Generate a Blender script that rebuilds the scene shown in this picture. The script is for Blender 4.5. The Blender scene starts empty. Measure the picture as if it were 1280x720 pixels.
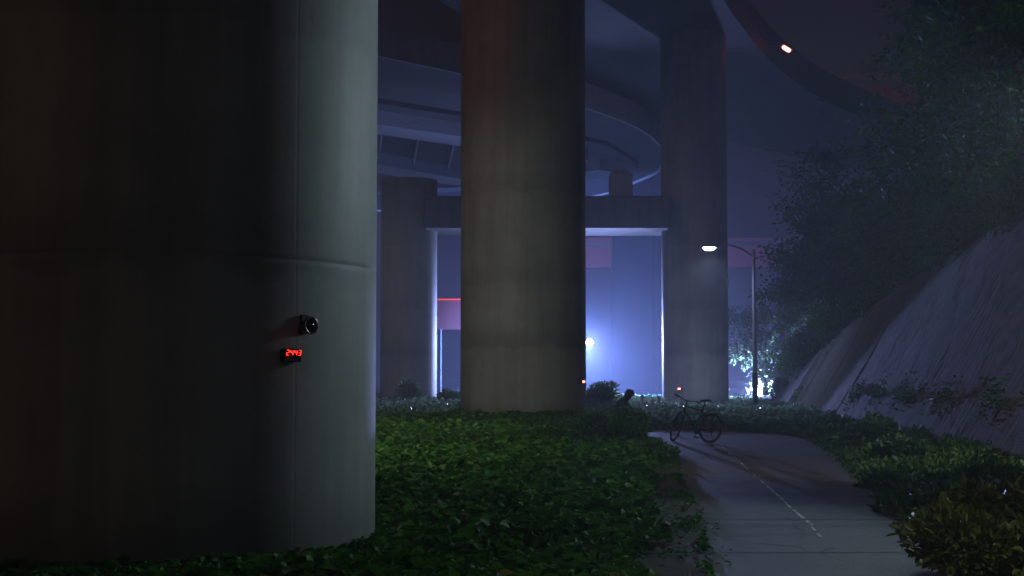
import bpy, math, random
import numpy as np
from mathutils import Vector, Matrix

R = math.radians
random.seed(7)
rng = np.random.default_rng(11)
scene = bpy.context.scene
col = scene.collection

# ------------------------------------------------------------------ camera
F = 1758.0
PITCH = math.atan(108.0 / F)
EYE = 1.5
cam = bpy.data.cameras.new("camera")
cam.sensor_width = 36.0
cam.lens = 36.0 * F / 1280.0
cam.clip_end = 2000
cam_o = bpy.data.objects.new("camera", cam)
cam_o.location = (0, 0, EYE)
cam_o.rotation_euler = (R(90) + PITCH, 0, 0)
col.objects.link(cam_o)
scene.camera = cam_o

# ------------------------------------------------------------------ world (night sky with city glow), added warm fill sun
world = bpy.data.worlds.new("World")
scene.world = world
world.use_nodes = True
nt = world.node_tree
nt.nodes.clear()
out = nt.nodes.new("ShaderNodeOutputWorld")
add = nt.nodes.new("ShaderNodeAddShader")
b1 = nt.nodes.new("ShaderNodeBackground")
b2 = nt.nodes.new("ShaderNodeBackground")
sky = nt.nodes.new("ShaderNodeTexSky")
sky.sky_type = 'NISHITA'
sky.sun_disc = False
sky.sun_elevation = R(18)
sky.sun_rotation = R(-125)
nt.links.new(sky.outputs[0], b1.inputs[0])
b1.inputs[1].default_value = 0.00003
b2.inputs[0].default_value = (0.0095, 0.0062, 0.0105, 1)
b2.inputs[1].default_value = 0.6
nt.links.new(b1.outputs[0], add.inputs[0])
nt.links.new(b2.outputs[0], add.inputs[1])
nt.links.new(add.outputs[0], out.inputs[0])

sun = bpy.data.lights.new("warm_fill", 'SUN')  # warm fill added to lift the left side of the near column
sun.energy = 0.075
sun.angle = R(12)
sun.color = (1.0, 0.72, 0.42)
sun_o = bpy.data.objects.new("warm_fill", sun)
sun_o.rotation_euler = (R(72), 0, R(-55))
col.objects.link(sun_o)

scene.view_settings.view_transform = 'Standard'
scene.view_settings.look = 'None'
scene.view_settings.exposure = 0.0
scene.view_settings.gamma = 1.0
scene.view_settings.use_curve_mapping = False
scene.cycles.use_denoising = True
scene.cycles.max_bounces = 6
scene.cycles.volume_bounces = 0
scene.cycles.transparent_max_bounces = 8
scene.cycles.sample_clamp_indirect = 4.0

# light levels
P_FLOOD_FAR = 35000.0      # floodlight behind the second column
P_FLOOD_AWAY = 240000.0     # added lamp turned away, brightens the far haze
P_FLOOD_LOW = 56000.0       # low floodlight behind the hedge
P_STREET = 1400.0
P_COL2 = 500.0  # added floodlight for the second column
P_HIDDEN = 900.0          # street lamp hidden by the nearest column
P_SIDE = 1400.0            # floodlight past the right edge
P_RED = 80.0
P_BRIDGE_FILL = 350.0
COOL = (0.33, 0.42, 1.0)
HAZE = 0.0026

# ------------------------------------------------------------------ helpers
_cp, _sp = math.cos(PITCH), math.sin(PITCH)
def P(px, py, d):
    cx = (px - 640) / F; cy = (360 - py) / F
    v = Vector((cx, -cy * _sp + _cp, cy * _cp + _sp))
    t = d / v.y
    return Vector((v.x * t, d, EYE + v.z * t))

class MB:
    def __init__(s): s.v = []; s.f = []
    def add(s, vs, fs):
        o = len(s.v); s.v += [tuple(x) for x in vs]; s.f += [tuple(i + o for i in f) for f in fs]; return s
    def box(s, c, size, rot=None, bev=0.0):
        hx, hy, hz = size[0] / 2, size[1] / 2, size[2] / 2
        c = Vector(c); M = rot if rot is not None else Matrix.Identity(3)
        if bev <= 0:
            vs = [Vector((x, y, z)) for x in (-hx, hx) for y in (-hy, hy) for z in (-hz, hz)]
            fs = [(0, 1, 3, 2), (4, 6, 7, 5), (0, 4, 5, 1), (2, 3, 7, 6), (0, 2, 6, 4), (1, 5, 7, 3)]
        else:
            b = min(bev, hx * .9, hy * .9)
            def ring(z, k):
                X, Y = hx - k, hy - k
                return [Vector((X - b, -Y, z)), Vector((X, -Y + b, z)), Vector((X, Y - b, z)), Vector((X - b, Y, z)),
                        Vector((-X + b, Y, z)), Vector((-X, Y - b, z)), Vector((-X, -Y + b, z)), Vector((-X + b, -Y, z))]
            bz = min(bev, hz * .9)
            rs = [ring(-hz, bz * .7), ring(-hz + bz, 0), ring(hz - bz, 0), ring(hz, bz * .7)]
            vs = [q for r in rs for q in r]
            fs = [tuple(range(7, -1, -1)), tuple(range(24, 32))]
            for k in range(3):
                for i in range(8):
                    j = (i + 1) % 8
                    fs.append((k * 8 + i, k * 8 + j, k * 8 + 8 + j, k * 8 + 8 + i))
        return s.add([c + M @ v for v in vs], fs)
    def tube(s, pts, rad, seg=8, caps=True):
        pts = [Vector(p) for p in pts]
        if not hasattr(rad, '__len__'): rad = [rad] * len(pts)
        vs = []; fs = []; prev = None
        for i, p in enumerate(pts):
            a = pts[max(i - 1, 0)]; b = pts[min(i + 1, len(pts) - 1)]
            t = (b - a).normalized()
            if prev is None:
                u = t.orthogonal().normalized()
            else:
                u = (prev - t * prev.dot(t)).normalized()
            prev = u; w = t.cross(u)
            for k in range(seg):
                an = 2 * math.pi * k / seg
                vs.append(p + (u * math.cos(an) + w * math.sin(an)) * rad[i])
        for i in range(len(pts) - 1):
            for k in range(seg):
                j = (k + 1) % seg
                fs.append((i * seg + k, i * seg + j, (i + 1) * seg + j, (i + 1) * seg + k))
        if caps:
            fs.append(tuple(range(seg - 1, -1, -1))); n = (len(pts) - 1) * seg
            fs.append(tuple(range(n, n + seg)))
        return s.add(vs, fs)
    def lathe(s, prof, M=None, seg=24):
        """prof: (radius, height) pairs round local z"""
        M = M or Matrix.Identity(4); vs = []; fs = []
        for r, z in prof:
            for k in range(seg):
                a = 2 * math.pi * k / seg
                vs.append(M @ Vector((r * math.cos(a), r * math.sin(a), z)))
        for i in range(len(prof) - 1):
            for k in range(seg):
                j = (k + 1) % seg
                fs.append((i * seg + k, i * seg + j, (i + 1) * seg + j, (i + 1) * seg + k))
        fs.append(tuple(range(seg - 1, -1, -1)))
        n = (len(prof) - 1) * seg; fs.append(tuple(range(n, n + seg)))
        return s.add(vs, fs)
    def torus(s, M, Rr, r, seg=40, ms=8):
        vs = []; fs = []
        for i in range(seg):
            a = 2 * math.pi * i / seg
            for k in range(ms):
                b = 2 * math.pi * k / ms
                q = Rr + r * math.cos(b)
                vs.append(M @ Vector((q * math.cos(a), q * math.sin(a), r * math.sin(b))))
        for i in range(seg):
            for k in range(ms):
                i2 = (i + 1) % seg; k2 = (k + 1) % ms
                fs.append((i * ms + k, i2 * ms + k, i2 * ms + k2, i * ms + k2))
        return s.add(vs, fs)
    def build(s, name, mat, parent=None, smooth=False):
        me = bpy.data.meshes.new(name)
        me.from_pydata(s.v, [], s.f)
        me.update()
        if smooth:
            me.polygons.foreach_set("use_smooth", [True] * len(me.polygons))
            try: me.set_sharp_from_angle(angle=R(40))
            except Exception: pass
        return link(name, me, mat, parent)

def link(name, me, mat, parent=None):
    if mat: me.materials.append(mat)
    o = bpy.data.objects.new(name, me); col.objects.link(o)
    if parent is not None:
        o.parent = parent
        bpy.context.view_layer.update() if False else None
    return o

def tag(o, label=None, cat=None, group=None, kind=None):
    if label: o['label'] = label
    if cat: o['category'] = cat
    if group: o['group'] = group
    if kind: o['kind'] = kind
    return o

def thing(name, loc, label, cat, group=None, rz=0.0):
    o = bpy.data.objects.new(name, None); o.empty_display_size = .2
    o.location = loc; o.rotation_euler = (0, 0, rz); col.objects.link(o)
    return tag(o, label, cat, group)

def local(o):  # matrix from world to a root that has only location + z rotation
    return (Matrix.Translation(o.location) @ Matrix.Rotation(o.rotation_euler.z, 4, 'Z')).inverted()

def copy_tree(o, parent=None):
    c = o.copy(); col.objects.link(c); c.parent = parent
    for ch in [x for x in col.objects if x.parent == o]: copy_tree(ch, c)
    return c

def lamp(name, kind, loc, power, color, parent=None, radius=.15, target=None, angle=None, blend=.6):
    l = bpy.data.lights.new(name, kind); l.energy = power; l.color = color
    l.shadow_soft_size = radius
    o = bpy.data.objects.new(name, l); col.objects.link(o); o.location = loc
    if kind == 'SPOT':
        l.spot_size = angle; l.spot_blend = blend
        o.rotation_euler = (Vector(target) - Vector(loc)).to_track_quat('-Z', 'Y').to_euler()
    if parent is not None:
        o.parent = parent; o.matrix_parent_inverse = local(parent)
    return o

# ------------------------------------------------------------------ materials
def mat_new(name):
    m = bpy.data.materials.new(name); m.use_nodes = True
    return m, m.node_tree, m.node_tree.nodes["Principled BSDF"]

def simple(name, c, rough=.5, metal=0.0, spec=.5):
    m, t, p = mat_new(name)
    n = t.nodes.new("ShaderNodeTexNoise"); n.inputs['Scale'].default_value = 14; n.inputs['Detail'].default_value = 6
    r = t.nodes.new("ShaderNodeValToRGB")
    r.color_ramp.elements[0].position = .3; r.color_ramp.elements[1].position = .7
    r.color_ramp.elements[0].color = tuple(x * .75 for x in c) + (1,); r.color_ramp.elements[1].color = tuple(min(1, x * 1.15) for x in c) + (1,)
    tc = t.nodes.new("ShaderNodeTexCoord")
    t.links.new(tc.outputs['Object'], n.inputs['Vector'])
    t.links.new(n.outputs[0], r.inputs[0]); t.links.new(r.outputs[0], p.inputs['Base Color'])
    p.inputs['Roughness'].default_value = rough; p.inputs['Metallic'].default_value = metal
    p.inputs['Specular IOR Level'].default_value = spec
    return m

def emit(name, c, s):
    m, t, p = mat_new(name)
    p.inputs['Base Color'].default_value = (c[0] * .3, c[1] * .3, c[2] * .3, 1)
    p.inputs['Emission Color'].default_value = tuple(c) + (1,); p.inputs['Emission Strength'].default_value = s
    return m

def concrete(name, c, streak=1.0, rough=.85, scale=1.0, bump=.15):
    m, t, p = mat_new(name); L = t.links.new
    tc = t.nodes.new("ShaderNodeTexCoord")
    mp = t.nodes.new("ShaderNodeMapping"); mp.inputs['Scale'].default_value = (2.2 * scale, 2.2 * scale, .12 * scale)
    L(tc.outputs['Object'], mp.inputs[0])
    n1 = t.nodes.new("ShaderNodeTexNoise"); n1.inputs['Scale'].default_value = 1.6; n1.inputs['Detail'].default_value = 8; n1.inputs['Roughness'].default_value = .65
    L(mp.outputs[0], n1.inputs['Vector'])
    n2 = t.nodes.new("ShaderNodeTexNoise"); n2.inputs['Scale'].default_value = .55 * scale; n2.inputs['Detail'].default_value = 10; n2.inputs['Roughness'].default_value = .7
    L(tc.outputs['Object'], n2.inputs['Vector'])
    n3 = t.nodes.new("ShaderNodeTexNoise"); n3.inputs['Scale'].default_value = 22 * scale; n3.inputs['Detail'].default_value = 6
    L(tc.outputs['Object'], n3.inputs['Vector'])
    r1 = t.nodes.new("ShaderNodeValToRGB")
    k = .35 * streak
    r1.color_ramp.elements[0].position = .35; r1.color_ramp.elements[1].position = .6
    r1.color_ramp.elements[0].color = (c[0] * (1 - k), c[1] * (1 - k), c[2] * (1 - k), 1); r1.color_ramp.elements[1].color = tuple(c) + (1,)
    L(n1.outputs[0], r1.inputs[0])
    r2 = t.nodes.new("ShaderNodeValToRGB")
    r2.color_ramp.elements[0].position = .3; r2.color_ramp.elements[1].position = .72
    r2.color_ramp.elements[0].color = (.66, .66, .64, 1); r2.color_ramp.elements[1].color = (1.12, 1.1, 1.06, 1)
    L(n2.outputs[0], r2.inputs[0])
    mx = t.nodes.new("ShaderNodeMix"); mx.data_type = 'RGBA'; mx.blend_type = 'MULTIPLY'; mx.inputs[0].default_value = 1
    L(r1.outputs[0], mx.inputs[6]); L(r2.outputs[0], mx.inputs[7]); L(mx.outputs[2], p.inputs['Base Color'])
    p.inputs['Roughness'].default_value = rough
    bp = t.nodes.new("ShaderNodeBump"); bp.inputs['Strength'].default_value = bump; bp.inputs['Distance'].default_value = .02
    L(n3.outputs[0], bp.inputs['Height']); L(bp.outputs[0], p.inputs['Normal'])
    return m

def banded(m, bands):
    """darker weathered bands at given heights, and a dirty foot"""
    t = m.node_tree; L = t.links.new; p = t.nodes["Principled BSDF"]
    src = p.inputs['Base Color'].links[0].from_socket
    tc = t.nodes.new("ShaderNodeTexCoord"); sx = t.nodes.new("ShaderNodeSeparateXYZ"); L(tc.outputs['Object'], sx.inputs[0])
    n = t.nodes.new("ShaderNodeTexNoise"); n.inputs['Scale'].default_value = 1.7; n.inputs['Detail'].default_value = 7; L(tc.outputs['Object'], n.inputs[0])
    ad = t.nodes.new("ShaderNodeMath"); ad.operation = 'MULTIPLY_ADD'; ad.inputs[1].default_value = .5; L(n.outputs[0], ad.inputs[0]); L(sx.outputs[2], ad.inputs[2])
    r = t.nodes.new("ShaderNodeValToRGB"); r.color_ramp.interpolation = 'LINEAR'
    mr = t.nodes.new("ShaderNodeMapRange"); mr.inputs[1].default_value = 0; mr.inputs[2].default_value = 17
    L(ad.outputs[0], mr.inputs[0]); L(mr.outputs[0], r.inputs[0])
    pts = [(0, .5), (.45, .62), (.9, 1.0)]
    for z, k in bands: pts += [(z, 1.0), (z + .06, k), (z + .38, k * 1.04), (z + .75, 1.0)]
    pts.append((17, .95)); el = r.color_ramp.elements
    el[0].position = 0; el[0].color = (.5, .5, .48, 1); el[1].position = 1; el[1].color = (.95, .95, .95, 1)
    for z, k in pts[1:-1]:
        e = el.new(z / 17); e.color = (k, k, k * .99, 1)
    mx = t.nodes.new("ShaderNodeMix"); mx.data_type = 'RGBA'; mx.blend_type = 'MULTIPLY'; mx.inputs[0].default_value = 1
    L(src, mx.inputs[6]); L(r.outputs[0], mx.inputs[7]); L(mx.outputs[2], p.inputs['Base Color'])
    return m

def leafmat(name, c1, c2, c3, rough=.38, trans=.25):
    m, t, p = mat_new(name); L = t.links.new
    a = t.nodes.new("ShaderNodeAttribute"); a.attribute_name = "tint"
    r = t.nodes.new("ShaderNodeValToRGB"); e = r.color_ramp.elements
    e[0].position = 0; e[0].color = tuple(c1) + (1,); e[1].position = 1; e[1].color = tuple(c3) + (1,)
    q = e.new(.6); q.color = tuple(c2) + (1,)
    if name == 'ivy_leaf':
        q = e.new(.93); q.color = tuple(c3) + (1,); e[len(e) - 1].color = (.20, .16, .05, 1)
    L(a.outputs['Fac'], r.inputs[0]); L(r.outputs[0], p.inputs['Base Color'])
    p.inputs['Roughness'].default_value = rough; p.inputs['Specular IOR Level'].default_value = .5 if rough < .6 else .1
    tr = t.nodes.new("ShaderNodeBsdfTranslucent"); L(r.outputs[0], tr.inputs[0])
    mx = t.nodes.new("ShaderNodeMixShader"); mx.inputs[0].default_value = trans
    L(p.outputs[0], mx.inputs[1]); L(tr.outputs[0], mx.inputs[2])
    L(mx.outputs[0], t.nodes["Material Output"].inputs['Surface'])
    return m

M_col = concrete("column_concrete", (.33, .33, .31), .6, rough=.6, bump=.06)
banded(M_col, [(2.55, .74), (4.6, .86), (7.5, .85)])
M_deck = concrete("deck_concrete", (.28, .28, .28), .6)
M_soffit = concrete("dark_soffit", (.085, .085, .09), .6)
M_steel = simple("painted_steel", (.30, .31, .34), .5, .0)
M_dark = simple("dark_metal", (.03, .03, .035), .45, .3)
M_black = simple("black_plastic", (.012, .012, .014), .4)
M_red = simple("red_paint", (.18, .018, .014), .6)
M_pole = simple("galvanised_pole", (.16, .16, .18), .4, .5)
M_lens = emit("lamp_lens", (.75, .82, 1.0), 60)
M_flood = emit("floodlight_lens", (.55, .68, 1.0), 120)
M_redlens = emit("red_lens", (1.0, .10, .07), 26)
M_led = emit("led_segments", (1.0, .03, .02), 3)
M_redline = emit("red_tube", (1.0, .06, .04), .8)
M_glass = simple("dark_glass", (.01, .01, .015), .08)
M_bark = concrete("bark", (.09, .07, .05), 1.0, scale=4, bump=.6)
M_ivy = leafmat("ivy_leaf", (.02, .075, .012), (.05, .17, .022), (.11, .25, .03), .6, .3)
M_hedge = leafmat("hedge_leaf", (.06, .11, .05), (.12, .2, .10), (.2, .27, .15), .2, .6)
M_tree = leafmat("tree_leaf", (.015, .055, .010), (.04, .12, .018), (.085, .20, .028), .65, .25)
M_dusk = leafmat("broad_leaf", (.035, .085, .035), (.065, .14, .055), (.11, .2, .08), .55, .3)
M_shrub = leafmat("shrub_leaf", (.05, .11, .04), (.09, .19, .065), (.15, .27, .1), .5, .35)
M_grass = leafmat("grass_blade", (.06, .14, .03), (.11, .23, .05), (.2, .3, .08), .6, .4)
M_bush = leafmat("bush_leaf", (.04, .07, .012), (.08, .12, .018), (.13, .16, .03), .45, .3)
M_dry = leafmat("dry_leaf", (.10, .07, .045), (.16, .12, .08), (.22, .18, .13), .7, .1)
M_plume = leafmat("plume", (.4, .4, .38), (.55, .55, .5), (.7, .7, .65), .7, .4)

def asphalt():
    m, t, p = mat_new("path_asphalt"); L = t.links.new
    tc = t.nodes.new("ShaderNodeTexCoord")
    mp = t.nodes.new("ShaderNodeMapping"); mp.inputs['Scale'].default_value = (.35, 1.6, 1)
    L(tc.outputs['Object'], mp.inputs[0])
    n1 = t.nodes.new("ShaderNodeTexNoise"); n1.inputs['Scale'].default_value = 1.1; n1.inputs['Detail'].default_value = 9; n1.inputs['Roughness'].default_value = .65
    L(mp.outputs[0], n1.inputs[0])
    n2 = t.nodes.new("ShaderNodeTexNoise"); n2.inputs['Scale'].default_value = 45; n2.inputs['Detail'].default_value = 4
    L(tc.outputs['Object'], n2.inputs[0])
    r = t.nodes.new("ShaderNodeValToRGB")
    r.color_ramp.elements[0].position = .32; r.color_ramp.elements[1].position = .68
    r.color_ramp.elements[0].color = (.028, .026, .025, 1); r.color_ramp.elements[1].color = (.062, .056, .051, 1)
    L(n1.outputs[0], r.inputs[0]); L(r.outputs[0], p.inputs['Base Color'])
    rr = t.nodes.new("ShaderNodeMapRange"); rr.inputs[1].default_value = .3; rr.inputs[2].default_value = .7
    rr.inputs[3].default_value = .5; rr.inputs[4].default_value = .75
    L(n1.outputs[0], rr.inputs[0]); L(rr.outputs[0], p.inputs['Roughness'])
    bp = t.nodes.new("ShaderNodeBump"); bp.inputs['Strength'].default_value = .5; bp.inputs['Distance'].default_value = .012
    L(n2.outputs[0], bp.inputs['Height']); L(bp.outputs[0], p.inputs['Normal'])
    return m
M_path = asphalt()

def soil(name, c1, c2, sc=3):
    m, t, p = mat_new(name); L = t.links.new
    tc = t.nodes.new("ShaderNodeTexCoord")
    n = t.nodes.new("ShaderNodeTexNoise"); n.inputs['Scale'].default_value = sc; n.inputs['Detail'].default_value = 10; n.inputs['Roughness'].default_value = .7
    L(tc.outputs['Object'], n.inputs[0])
    r = t.nodes.new("ShaderNodeValToRGB"); r.color_ramp.elements[0].position = .35; r.color_ramp.elements[1].position = .65
    r.color_ramp.elements[0].color = tuple(c1) + (1,); r.color_ramp.elements[1].color = tuple(c2) + (1,)
    L(n.outputs[0], r.inputs[0]); L(r.outputs[0], p.inputs['Base Color'])
    p.inputs['Roughness'].default_value = .95
    bp = t.nodes.new("ShaderNodeBump"); bp.inputs['Strength'].default_value = .8; bp.inputs['Distance'].default_value = .04
    L(n.outputs[0], bp.inputs['Height']); L(bp.outputs[0], p.inputs['Normal'])
    return m
M_ground = soil("soil", (.02, .025, .014), (.045, .045, .03))
M_dirt = soil("dirt", (.018, .017, .012), (.042, .036, .027), 4)
M_line = simple("line_white", (.5, .5, .48), .5)

# ------------------------------------------------------------------ plan of the place
DL = [0, 9, 10.5, 12.4, 15.3, 20, 23.5, 28.7, 32, 34.5]          # left edge of the path against depth
XL = [1.2, 1.4, 1.5, 1.72, 2.05, 2.42, 2.8, 3.25, 3.15, 2.6]
DR = [0, 9, 10.5, 15.3, 20, 27, 33, 36, 37.6, 38.6]
XR = [3.2, 3.3, 3.4, 4.1, 5.0, 6.2, 7.0, 6.7, 5.4, 3.2]
DW = [8, 15, 21.6, 34, 45, 60, 70]                                # foot of the retaining wall
XW = [6.4, 7.1, 7.9, 9.0, 10.1, 11.6, 12.5]
DH = [8, 30, 36, 43, 50, 56, 61, 65, 68]                          # its height
HH = [5.6, 5.6, 5.4, 4.8, 4.0, 3.2, 2.1, 1.0, .25]
BAT = .58
def xl(d): return np.interp(d, DL, XL)
def xr(d): return np.interp(d, DR, XR)
def xw(d): return np.interp(d, DW, XW)
def hw(d): return np.interp(d, DH, HH)
def wob(x, y, s=1.0, ph=0.0):
    return (np.sin(x * 1.7 * s + ph) * np.cos(y * 1.3 * s + 1.1 * ph) + .6 * np.sin(x * 3.9 * s - y * 2.7 * s + 2 + ph)
            + .35 * np.sin(x * 8.3 * s + y * 6.1 * s + ph * 3)) / 1.95
def hill(x, d):
    top = xw(d) + hw(d) * BAT
    return (hw(d) + np.maximum(0, x - top - .2) * .32 + .15 * wob(x, d, .6)) * np.clip((88 - d) / 18, 0, 1)

# ground, dirt verge, path
g = MB()
g.add([(-140, -14, 0), (140, -14, 0), (140, 285, 0), (-140, 285, 0)], [(0, 1, 2, 3)])
tag(g.build("ground", M_ground), kind="structure")

def strip(name, mat, left, right, z, ds, kind="structure"):
    m = MB()
    for d in ds:
        a, b = left(d), right(d)
        for k in range(7): m.v.append((a + (b - a) * k / 6, d, z))
    for i in range(len(ds) - 1):
        for k in range(6):
            o = i * 7 + k
            m.f.append((o, o + 1, o + 8, o + 7))
    return tag(m.build(name, mat), kind=kind)
ds = list(np.arange(2, 36, .25))
strip("dirt_verge", M_dirt, lambda d: xl(d) - (.75 if d < 20 else max(.3, .75 - (d - 20) * .12)) + .12 * wob(0, d, 1.2), lambda d: xl(d) + .35, .004, ds)
# the path bends to the left at its far end
pth = MB()
n = 0
dd = list(np.arange(2, 38.7, .2))
for d in dd:
    lx = xl(d) if d < 34.5 else 2.6 - (d - 34.5) * 3.0
    a = lx + .05 * wob(1, d, 2.2) + .03 * wob(2, d, 6)
    b = xr(d) + .07 * wob(5, d, 1.8)
    for k in range(9): pth.v.append((a + (b - a) * k / 8, d, .010))
for i in range(len(dd) - 1):
    for k in range(8):
        o = i * 9 + k
        pth.f.append((o, o + 1, o + 10, o + 9))
tag(pth.build("path", M_path), kind="structure")
# thin broken white line along the middle of the path
ln = MB()
def cx_line(d): return np.interp(d, [12, 14.1, 20, 30, 33], [2.72, 2.97, 3.5, 4.42, 4.72])
d = 13.0
while d < 32.5:
    L_ = random.uniform(.12, .7)
    if random.random() < .8:
        w = random.uniform(.008, .022)
        x0, x1 = cx_line(d), cx_line(d + L_); j = random.uniform(-.012, .012)
        ln.add([(x0 - w + j, d, .0142), (x0 + w + j, d, .0142), (x1 + w * .7 + j, d + L_, .0142), (x1 - w * .7 + j, d + L_, .0142)], [(0, 1, 2, 3)])
    d += L_ + random.uniform(.03, .35)
tag(ln.build("path_line", M_line), kind="structure")
jt = MB()
for d in (11.9, 14.6, 17.6, 21.5, 25.8):
    for k in range(10):
        a = xl(d) + (xr(d) - xl(d)) * k / 10; b = xl(d) + (xr(d) - xl(d)) * (k + 1) / 10
        y0 = d + .02 * math.sin(k * 2.1); y1 = d + .02 * math.sin((k + 1) * 2.1)
        jt.add([(a, y0 - .014, .0138), (b, y1 - .014, .0138), (b, y1 + .014, .0138), (a, y0 + .014, .0138)], [(0, 1, 2, 3)])
tag(jt.build("path_joints", simple("tar", (.02, .02, .02), .5)), kind="structure")

ck = MB()
for k in range(16):
    d0 = random.uniform(10, 30); x0 = random.uniform(float(xl(d0)) + .2, float(xr(d0)) - .3); a = random.uniform(0, 6.28); px_, py_ = x0, d0
    for i in range(random.randint(5, 12)):
        a += random.uniform(-.7, .7); nx_, ny_ = px_ + .14 * math.cos(a), py_ + .2 * math.sin(a)
        if not (xl(ny_) + .1 < nx_ < xr(ny_) - .1): break
        v = Vector((ny_ - py_, px_ - nx_)).normalized() * random.uniform(.003, .008)
        ck.add([(px_ - v.x, py_ - v.y, .0134), (nx_ - v.x, ny_ - v.y, .0134), (nx_ + v.x, ny_ + v.y, .0134), (px_ + v.x, py_ + v.y, .0134)], [(0, 1, 2, 3)])
        px_, py_ = nx_, ny_
tag(ck.build("path_cracks", simple("crack_dirt", (.012, .012, .01), .9)), kind="structure")
# hillside above the wall
hm = MB(); us = np.arange(6, 90, 1.5); nx = 18
for d in us:
    top = xw(d) + hw(d) * BAT
    for k in range(nx):
        x = top - .02 + (k / (nx - 1)) ** 1.4 * 60
        hm.v.append((x, d, float(hill(x, d)) - (.0 if k else .05)))
for i in range(len(us) - 1):
    for k in range(nx - 1):
        o = i * nx + k; hm.f.append((o, o + 1, o + nx + 1, o + nx))
tag(hm.build("hillside", M_ground, smooth=True), kind="structure")

# ------------------------------------------------------------------ retaining wall: grooved sprayed concrete on a batter
def wallmat():
    m = concrete("wall_concrete", (.092, .084, .086), 2.0, rough=.95, scale=1.6, bump=.9)
    return m
wl = MB()
ud = np.arange(8, 68.2, .055); vn = 34
drains = (47.5, 53.6, 59.5)
chan = (44.5, 50.3, 56.5)
UU, VV = np.meshgrid(ud, np.linspace(0, 1, vn), indexing='ij')
hgt = hw(UU) * VV + VV * .10 * wob(UU, UU * 0, 2.2)
gro = .010 * np.clip(.35 + wob(UU * .35, hgt * .8, 1.3, 2), 0, 1.1) * np.sin(UU * 2 * math.pi / .42 + .9 * wob(UU * .5, hgt, 1)) + .03 * wob(UU * .6, hgt * 1.2, 1.0) + .016 * wob(UU * 1.6, hgt * 3.4, 1.6) + .012 * wob(hgt * 4.5, UU * 2.4, 1.1, 2)
for c in chan:
    gro -= .16 * np.exp(-((UU - c - .03 * np.sin(hgt * 3)) / .10) ** 2)
gro += rng.normal(0, .003, gro.shape)
step = np.where(hgt > 1.05, -.16, 0.0) * np.clip((46 - UU) / 6, 0, 1)
off = gro + step
nrm = Vector((-1, 0, BAT)).normalized()
X = xw(UU) + hgt * BAT + nrm.x * off; Y = UU; Z = hgt + nrm.z * off
wl.v = list(zip(X.ravel().tolist(), Y.ravel().tolist(), Z.ravel().tolist()))
for i in range(len(ud) - 1):
    for k in range(vn - 1):
        o = i * vn + k; wl.f.append((o, o + vn, o + vn + 1, o + 1))
wo = wl.build("retaining_wall", wallmat(), smooth=True)
tag(wo, "steep grooved grey concrete retaining wall leaning back beside the path", "retaining wall")

# ------------------------------------------------------------------ viaduct columns
def column_mesh(c, r, h, rings=(), seams=(), seg=120, top_flare=0.0):
    m = MB()
    ang = list(np.linspace(0, 2 * math.pi, seg, endpoint=False))
    an = [(a, 0.0) for a in ang if all(abs(a - s) > .03 for s in seams)]
    for s in seams: an += [(s - .012, 0), (s - .005, 0), (s, -.0012), (s + .005, 0), (s + .012, 0)]
    an.sort()
    zs = [(0, 0.0)]
    for z in rings: zs += [(z - .05, 0), (z + .05, 0), (z - .02, 0), (z - .006, -.004), (z + .006, -.004), (z + .02, 0)]
    zs.append((h, 0))
    for z in np.arange(1.2, h, 1.2):
        if all(abs(z - q[0]) > .1 for q in zs): zs.append((float(z), 0))
    zs.sort()
    na = len(an)
    for z, dz in zs:
        for a, da in an:
            rr = r + min(dz, da)
            m.v.append((c[0] + rr * math.cos(a), c[1] + rr * math.sin(a), z))
    for i in range(len(zs) - 1):
        for k in range(na):
            j = (k + 1) % na
            m.f.append((i * na + k, i * na + j, (i + 1) * na + j, (i + 1) * na + k))
    return m
def seam_at(c, r, px):  # angle on a column seen at image column px
    x = (px - 640) / F
    s = (x * c[1] - c[0]) / r * .985
    s = max(-1, min(1, s))
    return (-math.pi / 2 + math.asin(s)) % (2 * math.pi)
C1 = (-3.316, 13.0); C2 = (.366, 46.0); C3 = (8.33, 64.0); C4 = (-4.70, 64.0)
DECKZ = 17.0
g1 = "round concrete viaduct columns"
o = column_mesh((0, 0), 2.05, DECKZ, (2.45, 7.3, 12.2), [seam_at(C1, 2.05, 62), seam_at(C1, 2.05, 250), seam_at(C1, 2.05, 401)], 160).build("viaduct_column", M_col, smooth=True)
o.location = (*C1, 0)
tag(o, "huge near concrete column with red digital number display on it", "column", g1)
o = column_mesh((0, 0), 2.05, DECKZ, (4.33, 9.2, 14), [R(250), R(285)], 120).build("viaduct_column", M_col, smooth=True)
o.location = (*C2, 0)
tag(o, "thick concrete column rising from the leafy ground cover, second nearest", "column", g1)

# portal pier: two columns under a cross beam
pp = thing("portal_pier", ((C3[0] + C4[0]) / 2, 64, 0), "far portal pier of two columns joined by a thick crossbeam", "pier")
ppi = local(pp)
def under(o, root):
    o.parent = root; o.matrix_parent_inverse = local(root); return o
def part(mb, name, mat, root, smooth=False):
    o = mb.build(name, mat, None, smooth); return under(o, root)
def sub(mb, name, mat, par, root, smooth=False):
    o = mb.build(name, mat, None, smooth); o.parent = par; return o
part(column_mesh(C3, 1.5, DECKZ, (5.4, 10.3), [], 96), "column", M_col, pp, True)
part(column_mesh(C4, 1.28, 10.35, (5.4,), [], 96), "column", M_col, pp, True)
bm = MB()
xA = P(529, 290, 62.2).x; xB = P(839, 290, 62.2).x
bm.box(((xA + xB) / 2, 64.05, 8.72), (xB - xA, 3.7, 1.44), bev=.12)
part(bm, "crossbeam", concrete("beam_concrete", (.17, .17, .17), .8), pp)
pd = MB()
pc = P(776, 236, 63.2)
pd.box((pc.x, 63.3, 9.44 + .55), (1.0, 1.2, 1.1), bev=.05)
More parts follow.
